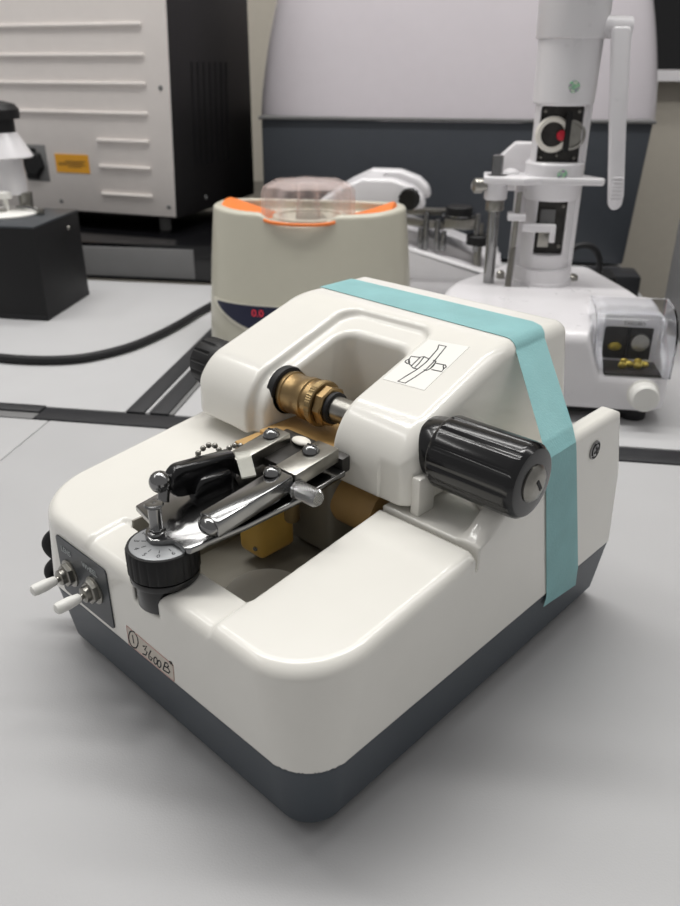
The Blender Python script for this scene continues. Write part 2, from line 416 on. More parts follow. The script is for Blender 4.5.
kl = obj('grip_knob', lathe((-.1775, .1143, .1134), (-1, 0, 0), [(0, .012), (.003, .0128), (.005, .0132), (.015, .0132), (.0165, .0122), (.017, .008)], 144, scal=flute(14, .09, .005, .0152)), M_blackm, G)
kl['label'] = 'short fluted black knob'
# clamp spindle
sp_ = obj('clamp_spindle', lathe((-.1290, .1143, .1134), (1, 0, 0), [(0, .0100), (.002, .0106), (.0035, .0106), (.0038, .0100), (.008, .0098), (.012, .0100), (.0135, .0106), (.0165, .0106), (.0168, .0100), (.0170, .0098), (.0215, .0098)], 72), M_brass, G)
sp_['label'] = 'brass clamp spindle'
obj('washer', cyl((-.1330, .1143, .1134), (-.1285, .1143, .1134), .0122, .0006, 48), M_rub, sp_)
obj('knurled_ring', lathe((-.1080, .1143, .1134), (1, 0, 0), [(0, .0108), (.0005, .0113), (.0035, .0113), (.004, .0108)], 120, scal=lambda q, t: 1-.02*(int(q*120/(2*math.pi)) % 2)), M_brassd, sp_)
obj('hex_nut', lathe((-.1040, .1143, .1134), (1, 0, 0), [(0, .0090), (.0006, .0098), (.0045, .0098), (.0052, .0090)], 8), M_brass, sp_)
obj('shaft_ring', cyl((-.0990, .1143, .1134), (-.0965, .1143, .1134), .0078, .0004, 32), M_rub, sp_)
obj('steel_shaft', cyl((-.0970, .1143, .1134), (-.0810, .1143, .1134), .0062, 0, 32), M_brush, sp_)
# ribs on the ledge
obj('support_rib', box(-.0372, -.0325, .0965, .1075, .0885, .1062, .0010), M_white, G)
obj('diagonal_rib', prism([(-.0280, .1275), (-.0046, .1090), (-.0040, .1098), (-.0274, .1283)], .0870, .0925, 'z', fn=lambda v: (v.x, v.y, v.z-(.0030 if v.x > -.01 and v.z > .09 else 0))), M_white, G)
# housing screw
hs_ = obj('housing_screw', lathe((.0000, .1833, .1005), (1, 0, 0), [(0, .0046), (.0006, .0046), (.0008, .0040), (.0001, .0039), (.0001, .0030), (.0009, .0029), (.0012, .002), (.0013, .0003)], 32), M_chrome, G)
for a in (20, 110): obj('screw_cross', box(.0009, .0014, .1833-.0021, .1833+.0021, .1005-.0005, .1005+.0005, rot=((0, .1833, .1005), R(a), 'X')), M_blackm, hs_)

# switch plate with two toggles
pp = [(-.1605, .0375), (-.1225, .0420), (-.1215, .0430), (-.1188, .0672), (-.1200, .0686), (-.1575, .0680), (-.1590, .0670), (-.1625, .0388)]
pp = [(-.1622, .0395), (-.1618, .0383), (-.1605, .0378), (-.1215, .0378), (-.1204, .0383), (-.12, .0395), (-.12, .0668), (-.1208, .0680), (-.1222, .0684), (-.1600, .0684), (-.1612, .0680), (-.1618, .0668)]
sw = obj('switch_plate', prism(pp, -.0007, .0006, 'y'), M_panel, G)
text('LENS', .0038, basis((-.1535, -.0009, .0628), (1, 0, 0), (0, 0, 1)), M_pale, 'lettering', sw)
text('WHEEL', .0038, basis((-.1335, -.0009, .0628), (1, 0, 0), (0, 0, 1)), M_pale, 'lettering', sw)
for tx, ty, dz in ((-.1530, .0515, -.0006), (-.1318, .0530, -.0006)):
    b = new(); 
    lathe((tx, 0, ty), (0, -1, 0), [(.0, .0066), (.0013, .0066), (.0015, .0060)], 32, b)
    lathe((tx, -.0015, ty), (0, -1, 0), [(0, .0056), (.0022, .0056), (.0026, .0050)], 6, b)
    lathe((tx, -.004, ty), (0, -1, 0), [(0, .0036), (.0022, .0036), (.0026, .0030)], 32, b)
    ts = obj('toggle_switch', b, M_brush, G); ts['label'] = 'metal toggle switch with white cap'
    obj('lever', cyl((tx, -.005, ty), (tx, -.0085, ty+dz), .0013), M_brush, ts)
    obj('lever_cap', lathe((tx, -.0078, ty+dz*.5), (0, -1, dz*18), [(0, .0016), (.0005, .0021), (.005, .0027), (.0098, .0027), (.0112, .0023), (.0118, .0012)], 24), M_cap, ts)
# handwritten number label
LB = obj('number_label', prism([(-.1098, .0458), (-.0763, .0446), (-.0768, .0353), (-.1101, .0353)], -.00012, .0004, 'y'), M_label, G)
LAB = [[(-.1016, .0433), (-.1017, .0411), (-.1026, .0388), (-.1041, .0368), (-.1059, .0358), (-.1076, .0358), (-.1088, .0369), (-.1092, .0389), (-.1086, .0412), (-.1074, .0434), (-.1057, .0449), (-.1039, .0454), (-.1024, .0448), (-.1016, .0433)], [(-.1056, .0429), (-.1055, .0385)],
 [(-.0981, .0412), (-.095, .0431), (-.0972, .0398), (-.0952, .0401), (-.0968, .0373), (-.0992, .0366)], [(-.0921, .0425), (-.0942, .0392), (-.0946, .0368), (-.0932, .0367), (-.0918, .0387), (-.0933, .0386)],
 [(-.0881, .0397), (-.0883, .0387), (-.0888, .0377), (-.0894, .037), (-.0901, .0366), (-.0906, .0368), (-.0909, .0374), (-.0908, .0383), (-.0905, .0393), (-.0899, .0402), (-.0892, .0407), (-.0886, .0408), (-.0882, .0405), (-.0881, .0397)],
 [(-.0855, .0395), (-.0857, .0386), (-.0862, .0376), (-.0868, .0368), (-.0875, .0365), (-.088, .0366), (-.0883, .0372), (-.0882, .0381), (-.0879, .0392), (-.0873, .04), (-.0866, .0406), (-.086, .0407), (-.0856, .0403), (-.0855, .0395)],
 [(-.0823, .0421), (-.0845, .0371)], [(-.0825, .0421), (-.0806, .0428), (-.0799, .0418), (-.0812, .0403), (-.0832, .0398), (-.0805, .0403), (-.0795, .0393), (-.0806, .0377), (-.0843, .0371)], [(-.0790, .0446), (-.0776, .0452), (-.0768, .0438)], [(-.0784, .0440), (-.0774, .0446)]]
b = new()
for s in LAB: stroke([(x, -.00014, z) for x, z in s], (0, -1, 0), .00068, bm=b)
obj('handwriting', b, M_ink, LB)
b = new(); stroke([(x, -.00014, z) for x, z in [(-.1096, .0455), (-.0766, .0443), (-.0771, .0356), (-.1098, .0356), (-.1096, .0455)]], (0, -1, 0), .0003, bm=b)
obj('label_border', b, M_pink, LB)
# clamp symbol sticker on the right arm
def zs(y, d=0): return .1235+(y-.10)*.326+d
ns = Vector((0, -.326, 1)).normalized()
b = new()
q = [(-.0768, .1560), (-.0553, .1585), (-.0540, .1245), (-.0765, .1232)]
vs = [b.verts.new((x, y, zs(y, .0002))) for x, y in q]; vl = [b.verts.new((x, y, zs(y, -.0001))) for x, y in q]
b.faces.new(vs); b.faces.new(vl[::-1])
for i in range(4): b.faces.new((vs[i], vs[(i+1) % 4], vl[(i+1) % 4], vl[i]))
ST = obj('symbol_sticker', b, M_paper, G)
SYM = [[(-.0693, .1542), (-.0654, .1546), (-.0642, .1483), (-.0632, .1427), (-.0627, .1364), (-.0638, .13), (-.065, .1249), (-.0689, .1246), (-.0679, .1294), (-.0665, .1353), (-.0662, .1408), (-.0671, .1471), (-.0677, .1511), (-.0693, .1542)],
 [(-.0666, .1436), (-.0698, .1441), (-.0712, .1432), (-.0707, .1359), (-.0687, .1352), (-.0665, .1353)], [(-.0698, .1441), (-.0687, .1391), (-.0684, .1357)],
 [(-.0711, .1429), (-.0757, .1419), (-.075, .1397), (-.074, .1381), (-.0723, .1367), (-.0708, .1364)], [(-.075, .1397), (-.0758, .1385), (-.0755, .1374), (-.0735, .1367), (-.0728, .1374), (-.075, .1397)],
 [(-.0642, .1435), (-.0625, .1434), (-.0614, .1405), (-.0614, .1379), (-.062, .1361), (-.0636, .1362)], [(-.062, .142), (-.0614, .1379)], [(-.0615, .1422), (-.057, .1427)],
 [(-.0604, .1376), (-.0552, .1382), (-.0558, .1403), (-.0555, .1418), (-.0569, .1429), (-.0573, .1419), (-.0558, .1403)]]
b = new()
for s in SYM: stroke([(x, y, zs(y, .0002)) for x, y in s], ns, .0006, bm=b)
obj('printed_symbol', b, M_ink, ST)

# depth dial in its well
DX, DY = -.0900, .0095
dial = obj('depth_dial', lathe((DX, DY, .0795), (0, 0, 1), [(0, .0128), (.0005, .0136), (.001, .0142), (.0105, .0142), (.0118, .0136)], 180, scal=lambda q, t: 1-.028*max(0, math.cos(q*24))**3 if .0008 < t < .0106 else 1), M_blackm, G)
dial['label'] = 'ribbed black dial with a grey numbered face'
obj('dial_stem', cyl((-.0915, .0108, .0642), (-.0915, .0108, .0780), .0123, .0003, 64), M_black, dial)
obj('dial_ring', cyl((DX, DY, .0768), (DX, DY, .0796), .0138, .0004, 64), M_black, dial)
obj('dial_face', cyl((DX, DY, .0905), (DX, DY, .0916), .0126, .0003, 64), M_dialf, dial)
for i, s in enumerate(['0', '5', '4', '3', '2', '1', '0', '9', '8', '7', '6']):
    a = R(-42-i*360/11); p = Vector((DX+math.cos(a)*.0100, DY+math.sin(a)*.0100, .0916)); rad = Vector((math.cos(a), math.sin(a), 0))
    text(s, .0029, basis(p, Vector((-rad.y, rad.x, 0)), -rad), M_ink, 'dial_number', dial)
    bb = new(); stroke([p-rad*.0020, p-rad*.0038], (0, 0, 1), .0003, bm=bb); obj('dial_mark', bb, M_ink, dial)

# clamping mechanism over the slot
def zp(y, a): return a+.12*y
def tilt(v): return (v.x, v.y, v.z+.12*v.y)
ME = obj('guide_plate', prism([(-.1165, .0152), (-.1020, .0128), (-.0985, .0080), (-.0955, .0058), (-.0910, .0054), (-.0878, .0078), (-.0850, .0112), (-.0800, .0112), (-.0765, .0106), (-.0745, .0120), (-.0690, .0345), (-.0650, .060), (-.064, .086), (-.118, .086), (-.1165, .0346)], .0902, .0930, 'z', .0006, 2, fn=tilt), M_chrome, G)
ME['label'] = 'polished chrome guide plate'
def tbx(name, x0, x1, y0, y1, a0, a1, m, bev=.0008, par=None, skew=0):
    t = box(x0, x1, y0, y1, a0, a1, bev)
    for v in t.verts: v.co = Vector((v.co.x+skew*(v.co.y-y0), v.co.y, v.co.z+.12*v.co.y))
    return obj(name, t, m, par or G)
bar = tbx('clamp_bar', -.0785, -.0672, .0200, .0590, .0955, .1030, M_chrome, .0011)
obj('rounded_tip', sphere((-.0728, .0200, zp(.02, .0992)), .0044, None, 1.15, .8, .85), M_chrome, bar)
tbx('clamp_bar', -.0795, -.0670, .0596, .0850, .0965, .1030, M_brush, .0006)
tbx('clamp_bar', -.1035, -.0935, .0530, .0820, .0955, .1030, M_brush, .0008)
tbx('cross_block', -.0960, -.0790, .0660, .0860, .0945, .0985, M_slot, .0005)
tbx('rear_block', -.106, -.066, .0860, .0910, .0900, .0975, M_slot, .0008)
obj('white_pad', sphere((-.0885, .0835, .1100), .0030, None, 1.7, 1.1, .5), M_cream, G)
def screw(p, r, par=G, name='round_head_screw'):
    s = obj(name, lathe(p, (0, 0, 1), [(0, r), (r*.2, r), (r*.6, r*.75), (r*.8, r*.35), (r*.82, .0001)], 28), M_chrome, par)
    obj('screw_slot', box(p[0]-r*.5, p[0]+r*.5, p[1]-r*.1, p[1]+r*.1, p[2]+r*.70, p[2]+r*.86), M_blackm, s)
    return s
for p in ((-.0990, .0755, .1119), (-.0750, .0762, .1121), (-.0758, .0550, .1095)): screw(p, .0038)
screw((-.0925, .0840, .1085), .0020)
# post screw on the nose of the plate
b = cyl((-.0930, .0098, .0938), (-.0930, .0098, .0956), .0036, .0004); cyl((-.0930, .0098, .0956), (-.0930, .0098, .1070), .0026, 0, 20, b)
lathe((-.0930, .0098, .1062), (0, 0, 1), [(0, .0032), (.0006, .0038), (.0014, .0034), (.0018, .0015), (.0014, .0004)], 28, b); cyl((-.0930, .0098, .0956), (-.0930, .0098, .0968), .0030, .0003, 6, b)
obj('stop_screw', b, M_chrome, G)
# black cam lever with chrome pivot
b = new()
def capsule_bar(p0, p1, hw, hh0, hh1, bm):
    p0 = Vector(p0); p1 = Vector(p1); t = new(); d = (p1-p0).normalized(); sx = Vector((0, 0, 1)).cross(d).normalized(); up = d.cross(sx)
    rings = []
    prof = []
    for i in range(7): a = math.pi/2*i/6; prof.append((-math.cos(a)*hh0*.8, math.sin(a)))
    n0 = [(p0+d*(o_+hh0*.8), s, hh0) for o_, s in prof]; n1 = [(p1-d*(o_+hh1*.35), s, hh1) for o_, s in [(x*.35, s2) for x, s2 in prof[::-1]]]
    for p, s, hh in n0+n1:
        s = max(s, .05); ring = []
        for k in range(24):
            a = 2*math.pi*k/24; cc, ss = math.cos(a), math.sin(a); e = .45
            ring.append(t.verts.new(p+sx*hw*math.copysign(abs(cc)**e, cc)*(.75+.25*s)+up*hh*s*math.copysign(abs(ss)**e, ss)))
        rings.append(ring)
    for A, B in zip(rings, rings[1:]):
        for i in range(24): t.faces.new((A[i], A[(i+1) % 24], B[(i+1) % 24], B[i]))
    t.faces.new(rings[0][::-1]); t.faces.new(rings[-1]); merge(bm, t)
capsule_bar((-.1035, .0232, .1075), (-.1010, .0555, .1032), .0038, .0070, .0082, b)
lv = obj('cam_lever', b, M_black, G, sharp=0); lv['label'] = 'glossy black cam lever'
b = new(); capsule_bar((-.0985, .0310, .1010), (-.0965, .0500, .0990), .0036, .0070, .0078, b)
obj('cam_block', b, M_black, lv, sharp=0)
b = sphere((-.1040, .0205, .1085), .0046); cyl((-.1040, .0225, .1080), (-.1010, .0190, .1010), .0024, 0, 16, b)
obj('pivot_ball', b, M_chrome, lv)
# ball chain
b = new(); ch = [(-.1180, .0470, .1035), (-.1187, .0500, .1055), (-.1190, .0530, .1068), (-.1185, .0558, .1075), (-.1170, .0580, .1070), (-.1150, .0585, .1055), (-.1130, .0580, .1045), (-.1115, .0590, .1055), (-.1110, .0612, .1068), (-.1100, .0635, .1075), (-.1085, .0655, .1072), (-.1068, .0660, .1065), (-.1060, .0640, .1058), (-.1065, .0615, .1052), (-.1080, .0600, .1048)]
ct = tube(ch, .0004, 8)
CH = obj('ball_chain', ct, M_brush, G)
for p in ch: obj('chain_ball', sphere(p, .00135, None, seg=14), M_brush, CH)
# clear strap
# clear strap
b = new(); t = new()
vv = [t.verts.new(p) for p in ((-.0975, .0535, .1115), (-.0935, .0585, .1117), (-.0805, .0505, .1082), (-.0830, .0450, .1080))]
t.faces.new(vv); bmesh.ops.triangulate(t, faces=t.faces[:]); bmesh.ops.solidify(t, geom=t.faces[:], thickness=.0008)
obj('clear_strap', t, M_clear, G)
# knurled thumb screw
ks = obj('thumb_screw', lathe((-.0670, .0605, .1035), (1, 0, 0), [(0, .0042), (.0012, .0042), (.0013, .0034), (.0020, .0034), (.0022, .0038), (.0110, .0038), (.0122, .0030)], 40), M_knurl, G)
ks['label'] = 'knurled steel thumb screw'
obj('thumb_screw', lathe((-.0800, .0690, .0995), (0, 0, -1), [(0, .0022), (.006, .0022), (.0061, .0032), (.008, .0034), (.0085, .0030), (.009, .0034), (.019, .0034), (.020, .0028)], 32), M_brassd, G)
obj('thumb_screw', lathe((-.0930, .0450, .0965), (0, 0, -1), [(0, .002), (.004, .002), (.0041, .0038), (.0055, .0042), (.0085, .0042), (.0095, .0034)], 32), M_brassd, G)
# things inside the slot
ab = obj('amber_block', box(-.1130, -.0960, .0640, .0860, .0520, .0975, .0035, 3), M_amber, G); ab['label'] = 'amber plastic block'
obj('block_screw', lathe((-.1000, .0640, .0580), (0, -1, 0), [(0, .0012), (.0008, .0010)], 12), M_chrome, ab)
mh = obj('motor_housing', box(-.1080, -.0800, .0930, .1180, .0480, .0960, .003, 3), M_inner, G)
bc = obj('brass_roller', lathe((-.0940, .1060, .0760), (1, 0, 0), [(0, .0105), (.0012, .0122), (.034, .0122), (.036, .011)], 48), M_tan, G)
obj('set_screw', lathe((-.0940, .1010, .0830), (-1, .0, .1), [(0, .0028), (.0008, .0028), (.0009, .0016), (.0004, .0015)], 20), M_chrome, bc)
obj('brass_bracket', box(-.1280, -.0835, .0925, .1250, .0900, .1000, .0010), M_tan, G)
obj('brass_bracket', box(-.1290, -.1075, .0780, .0930, .0860, .0985, .0008), M_tan, G)
obj('wheel_cover', lathe((-.0740, .0470, .0440), (0, 0, 1), [(0, .0190), (.010, .0190), (.0118, .0175), (.0120, .001)], 64), M_coverp, G)
obj('slot_floor', box(-.1296, -.0504, .0201, .1596, .0440, .0462, .0004), M_inner, G)  # grey sheet over the slot floor, darker than the housing
obj('slot_wall_sheet', box(-.1300, -.1288, .0201, .1596, .0460, .0800, .0003), M_inner, G)  # same grey on a thin sheet over the left slot wall
# black cord looped against the left side
b = tube([(-.186, .022, .0500), (-.194, .018, .0490), (-.1995, .0135, .0455), (-.2005, .0100, .0405), (-.1985, .0115, .0350), (-.1935, .0140, .0330), (-.1985, .0120, .0300), (-.2010, .0085, .0245), (-.1990, .0105, .0190), (-.192, .018, .0165), (-.184, .024, .0165)], .0026, 12, smooth=2)
obj('cord_loop', b, M_rub, G)

# cyan tape, laid across the tower, bridged to the side flange and down the side
near = []; far = []
for i in range(16):
    u = i/15; x = -.1745+u*(.1745-.0515); near.append((x, .1812-.0050*u, .1448)); far.append((x, .2075-.0012*u, .1448))
near += [(-.0480, .1760, .1447), (-.0445, .1752, .1444), (-.0408, .1740, .1415)]; far += [(-.0500, .2055, .1448), (-.0450, .2030, .1445), (-.0406, .1990, .1415)]
for i in range(1, 9):
    u = i/9; near.append((-.0408+u*.0412, .1740-u*.0368, .1415-u*.0275)); far.append((-.0406+u*.0411, .1990-u*.0370, .1415-u*.0275))
near += [(.0006, .1372, .1120)]; far += [(.0006, .1620, .1120)]
for i in range(1, 13):
    u = i/12; n_ = .1372+u*.0185; z_ = .112-u*(.112-.0345)
    near.append((.0006-.0002*u, n_, z_)); far.append((.0006-.0002*u, .1620+u*.0235, z_+.001))
near += [(.0002, .1562, .0325), (-.0008, .1567, .0262)]; far += [(.0002, .186, .0325), (-.0006, .1885, .0225)]
def resample(P, n):
    P = np.array(P, float); L = np.r_[0, np.cumsum(np.linalg.norm(np.diff(P, axis=0), axis=1))]; u = np.linspace(0, L[-1], n)
    return np.stack([np.interp(u, L, P[:, i]) for i in range(3)], 1)
def dense(A, B_):
    # the same number of rows between matching corner points of both edges
    a, b_ = [], []
    for i in range(len(A)-1):
        k = max(1, int(math.ceil((Vector(A[i+1])-Vector(A[i])).length/.0012)))
        for j in range(k):
            a.append(Vector(A[i]).lerp(Vector(A[i+1]), j/k)); b_.append(Vector(B_[i]).lerp(Vector(B_[i+1]), j/k))
    return a+[Vector(A[-1])], b_+[Vector(B_[-1])]
near, far = dense(near, far)
hf = housing_fn()
def lift(p, d=.00028):
    V = np.array([p], float); e = 1e-4
    if V[0, 2] < .036: return Vector(p)
    for _ in range(12):
        f = hf(*V.T)
        if f[0] >= d: break
        g = np.stack([(hf(*(V+q).T)-hf(*(V-q).T))/(2*e) for q in np.eye(3)*e], 1); nn = np.linalg.norm(g)
        V = V+g/max(nn, .3)*(d+.00002-f[0])
    return Vector(V[0])
b = new(); rows = []
for n_, f_ in zip(near, far):
    n_ = Vector(n_); f_ = Vector(f_)
    rows.append([b.verts.new(lift(n_.lerp(f_, k/12))) for k in range(13)])
for A, B in zip(rows, rows[1:]):
    for k in range(12): b.faces.new((A[k], A[k+1], B[k+1], B[k]))
bmesh.ops.recalc_face_normals(b, faces=b.faces[:])
bmesh.ops.solidify(b, geom=b.faces[:], thickness=-.00012)
tp_ = obj('tape_strip', b, M_tape, None, FM, (-.09, .19, .145)); tag(tp_, 'pale cyan masking tape strip stuck over the top of the foreground groover', 'tape')

# ================================================================== BACKGROUND
# black plinth under the white cabinet
P = thing('instrument_plinth', 'low black plinth with a grey front panel below the white and black cabinet', 'plinth', FT, (-.7, 1.1, ZT))
obj('plinth_body', box(-1.3, -.272, .8115, 1.45, ZT, .0455, .002), M_black, P)
obj('front_panel', box(-1.3, -.316, .8095, .8125, .0015, .0400, .001), M_railg, P)
lg = bpy.data.objects['plinth_body']

C = thing('instrument_cabinet', 'large white fronted instrument cabinet with black side standing behind at the left', 'cabinet', FC, (-.3, .13, .0455))
obj('front_panel', prism([(-.62, .0695), (.0, .0695), (.0245, .56), (-.62, .56)], -.001, .004, 'y', .001), M_cabw, C)
cb = obj('cabinet_body', prism([(-.62, .066), (-.0005, .066), (.0240, .56), (-.62, .56)], .0045, .2575, 'y', .002, fn=lambda v: (v.x, v.y-(.022*(v.z-.066)/.26 if v.y > .2 else 0), v.z)), M_cabb, C)
for i, z in enumerate((.3041, .2694, .2359, .2001)): obj('raised_rib', box(-.56, -.0225-.0013*i, -.0042, -.0005, z-.0022, z+.0022, .0012), M_cabw, C)
for i, z in enumerate((.1657, .1318, .0955)): obj('raised_rib', box(-.111-.0012*i, -.0281-.0017*i, -.0042, -.0005, z-.0022, z+.0022, .0012), M_cabw, C)
for x, z in ((-.0035, .2314), (-.0075, .0828), (-.185, .0817)): obj('panel_screw', lathe((x, -.0008, z), (0, -1, 0), [(0, .0032), (.001, .003), (.0016, .001)], 16), M_railg, C)
yl = obj('warning_label', box(-.1846, -.1290, -.0018, -.0005, .1215, .1460), M_yel, C)
b = new()
for z_, x0, x1 in ((.1368, -.168, -.134), (.1345, -.180, -.138), (.1320, -.180, -.134), (.1295, -.164, -.142)): stroke([(x0, -.0019, z_), (x1, -.0019, z_)], (0, -1, 0), .0009, bm=b)
obj('printed_lines', b, M_ink, yl)
so = obj('power_socket', box(-.238, -.199, -.002, -.0003, .108, .157, .001), M_railg, C)
obj('socket_insert', lathe((-.222, -.0015, .132), (0, -1, 0), [(0, .019), (.004, .019), (.006, .016)], 6), M_blackm, so)
obj('socket_insert', box(-.236, -.215, -.006, -.001, .111, .1525, .002), M_blackm, so)
for k in range(7):
    y = .06+k*.0165; obj('vent_slot', prism([(.0010, .130), (.0036, .130), (.0102, .262), (.0076, .262)], y, y+.006, 'y'), M_blackm, C)
for x, y in ((-.035, .03), (-.035, .22), (-.5, .03)): obj('foot', cyl((x, y, .0455), (x, y, .068), .008, .001), M_railg, C)
obj('side_bolt', lathe((-.0005, .09, .084), (1, 0, 0), [(0, .004), (.002, .003)], 16), M_railg, C)

# black instrument with a round dial
B = thing('lens_centering_stand', 'black box shaped instrument with white cone column and round dial at the far left', 'instrument', FT, (-.52, .68, ZT))
bp_ = [(-.4248, .6165), (-.4301, .7328), (-.640, .745), (-.640, .6290), (-.4700, .6165)]
obj('box_body', prism(bp_, ZT+.003, .0990, 'z', .0015), M_blackm, B)
obj('box_rim', prism([(x*1.004+.0014, y-.0005 if y < .7 else y+.001) for x, y in bp_], ZT, ZT+.006, 'z', .001), M_rub, B)
obj('top_plate', prism(bp_, .0985, .1010, 'z', .001), M_panel, B)
dl = obj('round_dial', cyl((-.5030, .6880, .1008), (-.5030, .6880, .1035), .0430, .001, 64), M_paper, B)
obj('dial_hub', cyl((-.503, .688, .1035), (-.503, .688, .1055), .006), M_brush, dl)
obj('pointer_lever', tube([(-.49, .700, .107), (-.478, .698, .108), (-.464, .694, .1065), (-.455, .690, .104)], .0016, 10, smooth=2), M_chrome, B)
obj('lever_post', cyl((-.455, .690, .1005), (-.455, .690, .108), .0045, .001, 20), M_brush, B)
obj('white_knob', lathe((-.5000, .695, .1035), (0, 0, 1), [(0, .003), (.013, .003), (.014, .008), (.020, .0078), (.022, .005)], 24), M_cap, B)
obj('support_rod', cyl((-.486, .715, .100), (-.485, .715, .122), .0080, 0, 20), M_brush, B)
cl = lathe((-.5030, .715, .120), (0, 0, 1), [(0, .0190), (.040, .0195), (.0405, .0310), (.042, .0320), (.0665, .0190), (.068, .018)], 48)
obj('cone_column', cl, M_lab, B)
obj('column_knob', lathe((-.503, .715, .188), (0, 0, 1), [(0, .017), (.014, .017), (.0145, .024), (.024, .0245), (.030, .020), (.033, .008)], 24), M_blackm, B)
obj('side_screw', lathe((-.4290, .700, .085), (1, 0, 0), [(0, .003), (.002, .002)], 12), M_brush, B)
# cable on the bench
cb_ = [(-.66, .46, ZT+.0035), (-.585, .478, ZT+.0035), (-.52, .473, ZT+.0035), (-.465, .460, ZT+.0035)]
W2T = lambda x, y: (math.cos(TA)*x+math.sin(TA)*y, -math.sin(TA)*x+math.cos(TA)*y)
pts = [W2T(-.72, .12), W2T(-.602, .1648), W2T(-.548, .210), W2T(-.540, .2520), W2T(-.5439, .2876), W2T(-.565, .345), W2T(-.6002, .4126), (-.240, .76), (-.205, .795), (-.15, .80)]
o = obj('power_cable', tube([(x, y, ZT+.0047+(.0015 if x > -.25 else 0)) for x, y in pts], .0042, 12, smooth=3), M_rub, None, FT, (-.4, .55, ZT)); tag(o, 'thick black cable curving over the left bench towards the beige device', 'cable')

# beige lens device with orange wings and a clear lid
D = thing('lens_heater', 'sage beige desktop device with orange wings and a clear scalloped lid, behind the groover', 'lab device', FT, (-.112, .60, ZT))
dcx, dcy = -.1170, .600
def dev_fn(x, y, z):
    u = np.clip((z+.004)/.142, 0, 1)
    a = .1055-.0105*u**1.5; b = .066-.018*u
    X = (x-dcx)/a; Y = (y-dcy)/b
    r = (np.abs(X)**3.2+np.abs(Y)**2.3+1e-9)**(1/2.7)
    side = (r-1)*np.minimum(a, b)*.85
    ztop = .1330+.0030*np.clip(np.abs(x-dcx)/.09, 0, 1)**4
    d = rmax(side, z-ztop, .0035)
    inner = rmax(side+.0055, (ztop-.010)-z, .002)
    d = rmax(d, -inner, .0015)
    notch = rmax((np.hypot((x-dcx+.002)/1.45, (z-.1400)*1.55)-.0275), y-dcy+.02, .0)
    d = rmax(d, -notch, .0018)
    return np.maximum(rmax(d, -.004-z, .004), -.004-z)
finish('shell', sdf_mesh('shell', dev_fn, (-.226, .525, -.008), (-.006, .675, .146), .0022), M_beige, D, FT, (0, 0, 0), sharp=0)
def surf_y(x, z):
    lo_, hi_ = .50, .605
    for _ in range(30):
        m_ = (lo_+hi_)/2
        u = min(1, max(0, (z+.004)/.142)); a = .1055-.0105*u**1.5; bb = .066-.018*u
        r = (abs((x-dcx)/a)**3.2+abs((m_-dcy)/bb)**2.3)**(1/2.7)
        if r > 1: lo_ = m_
        else: hi_ = m_
    return hi_
def front_patch(f_top, f_bot, xs, off, nz=6):
    b = new(); g = []
    for x in xs:
        zt_, zb = f_top(x), f_bot(x); g.append([b.verts.new((x, surf_y(x, zb+(zt_-zb)*k/nz)-off, zb+(zt_-zb)*k/nz)) for k in range(nz+1)])
    for A, B_ in zip(g, g[1:]):
        for k in range(nz): b.faces.new((A[k], B_[k], B_[k+1], A[k+1]))
    bmesh.ops.recalc_face_normals(b, faces=b.faces[:]); bmesh.ops.solidify(b, geom=b.faces[:], thickness=.0012)
    return b
ft_ = lambda x: .0470
fb_ = lambda x: .0470-.0285*max(0, 1-abs((x-dcx)/.0870)**2.2)**.75-.0004
xs_ = np.linspace(dcx-.0855, dcx+.0855, 50)
rim = obj('panel_rim', front_patch(lambda x: .0485, lambda x: .0485-.0340*max(0, 1-abs((x-dcx)/.0925)**2.2)**.75-.0004, np.linspace(dcx-.0910, dcx+.0910, 50), .0006), M_beigel, D)
pn = obj('control_panel', front_patch(ft_, fb_, xs_, .0016), M_navy, D)
b = new(); yy = surf_y(-.155, .040)-.0034
text('0.0', .010, basis((-.1575, yy, .0405), (1, 0, 0), (0, 0, 1)), M_led, 'red_readout', pn)
for sgn in (-1, 1):
    b = new(); t = new(); n_ = 28; xs2 = np.linspace(.034, .0925, n_); g = []
    for xx in xs2:
        q_ = (xx-.034)/(.0545); hw = .036*math.sqrt(max(.0, 1-(xx/.0935)**3.0)); zz = .1240+.0150*min(1, q_*1.15)**1.3-.010*max(0, (q_-.9)/.1)**2
        g.append([t.verts.new((dcx+sgn*xx, dcy+hw*k/5, zz-.004*(abs(k)/5)**2.5)) for k in range(-5, 6)])
    for A, B_ in zip(g, g[1:]):
        for k in range(10): t.faces.new((A[k], A[k+1], B_[k+1], B_[k]))
    bmesh.ops.recalc_face_normals(t, faces=t.faces[:]); bmesh.ops.solidify(t, geom=t.faces[:], thickness=.003)
    obj('orange_wing', t, M_orange, D)
obj('tray_ring', lathe((dcx, dcy, .1200), (0, 0, 1), [(0, .036), (.005, .0365), (.0052, .031), (.002, .030), (.002, .001)], 48), M_beigel, D)
obj('inner_bowl', box(dcx-.050, dcx+.050, dcy-.036, dcy+.040, .1180, .1235, .001), M_beigel, D)
obj('notch_rim', tube([(dcx-.034, .5520, .1270), (dcx-.024, .5480, .1250), (dcx, .5460, .1245), (dcx+.024, .5480, .1250), (dcx+.034, .5520, .1270)], .0016, 10, smooth=2), M_orange, D)
scl = lambda q, t: 1+.075*math.cos(q*7)
lid = lathe((dcx+.0005, dcy-.008, .1225), (0, 0, 1), [(0, .0425), (.001, .0435), (.026, .0430), (.032, .0405), (.0355, .034), (.0362, .018), (.0350, .0005)], 168, scal=scl)
lid = merge(lid, lathe((dcx+.0005, dcy-.008, .1235), (0, 0, 1), [(0, .0400), (.0245, .0398), (.0300, .0375), (.0328, .031), (.0335, .0005)], 168, scal=scl))
obj('clear_lid', lid, M_glass, D)
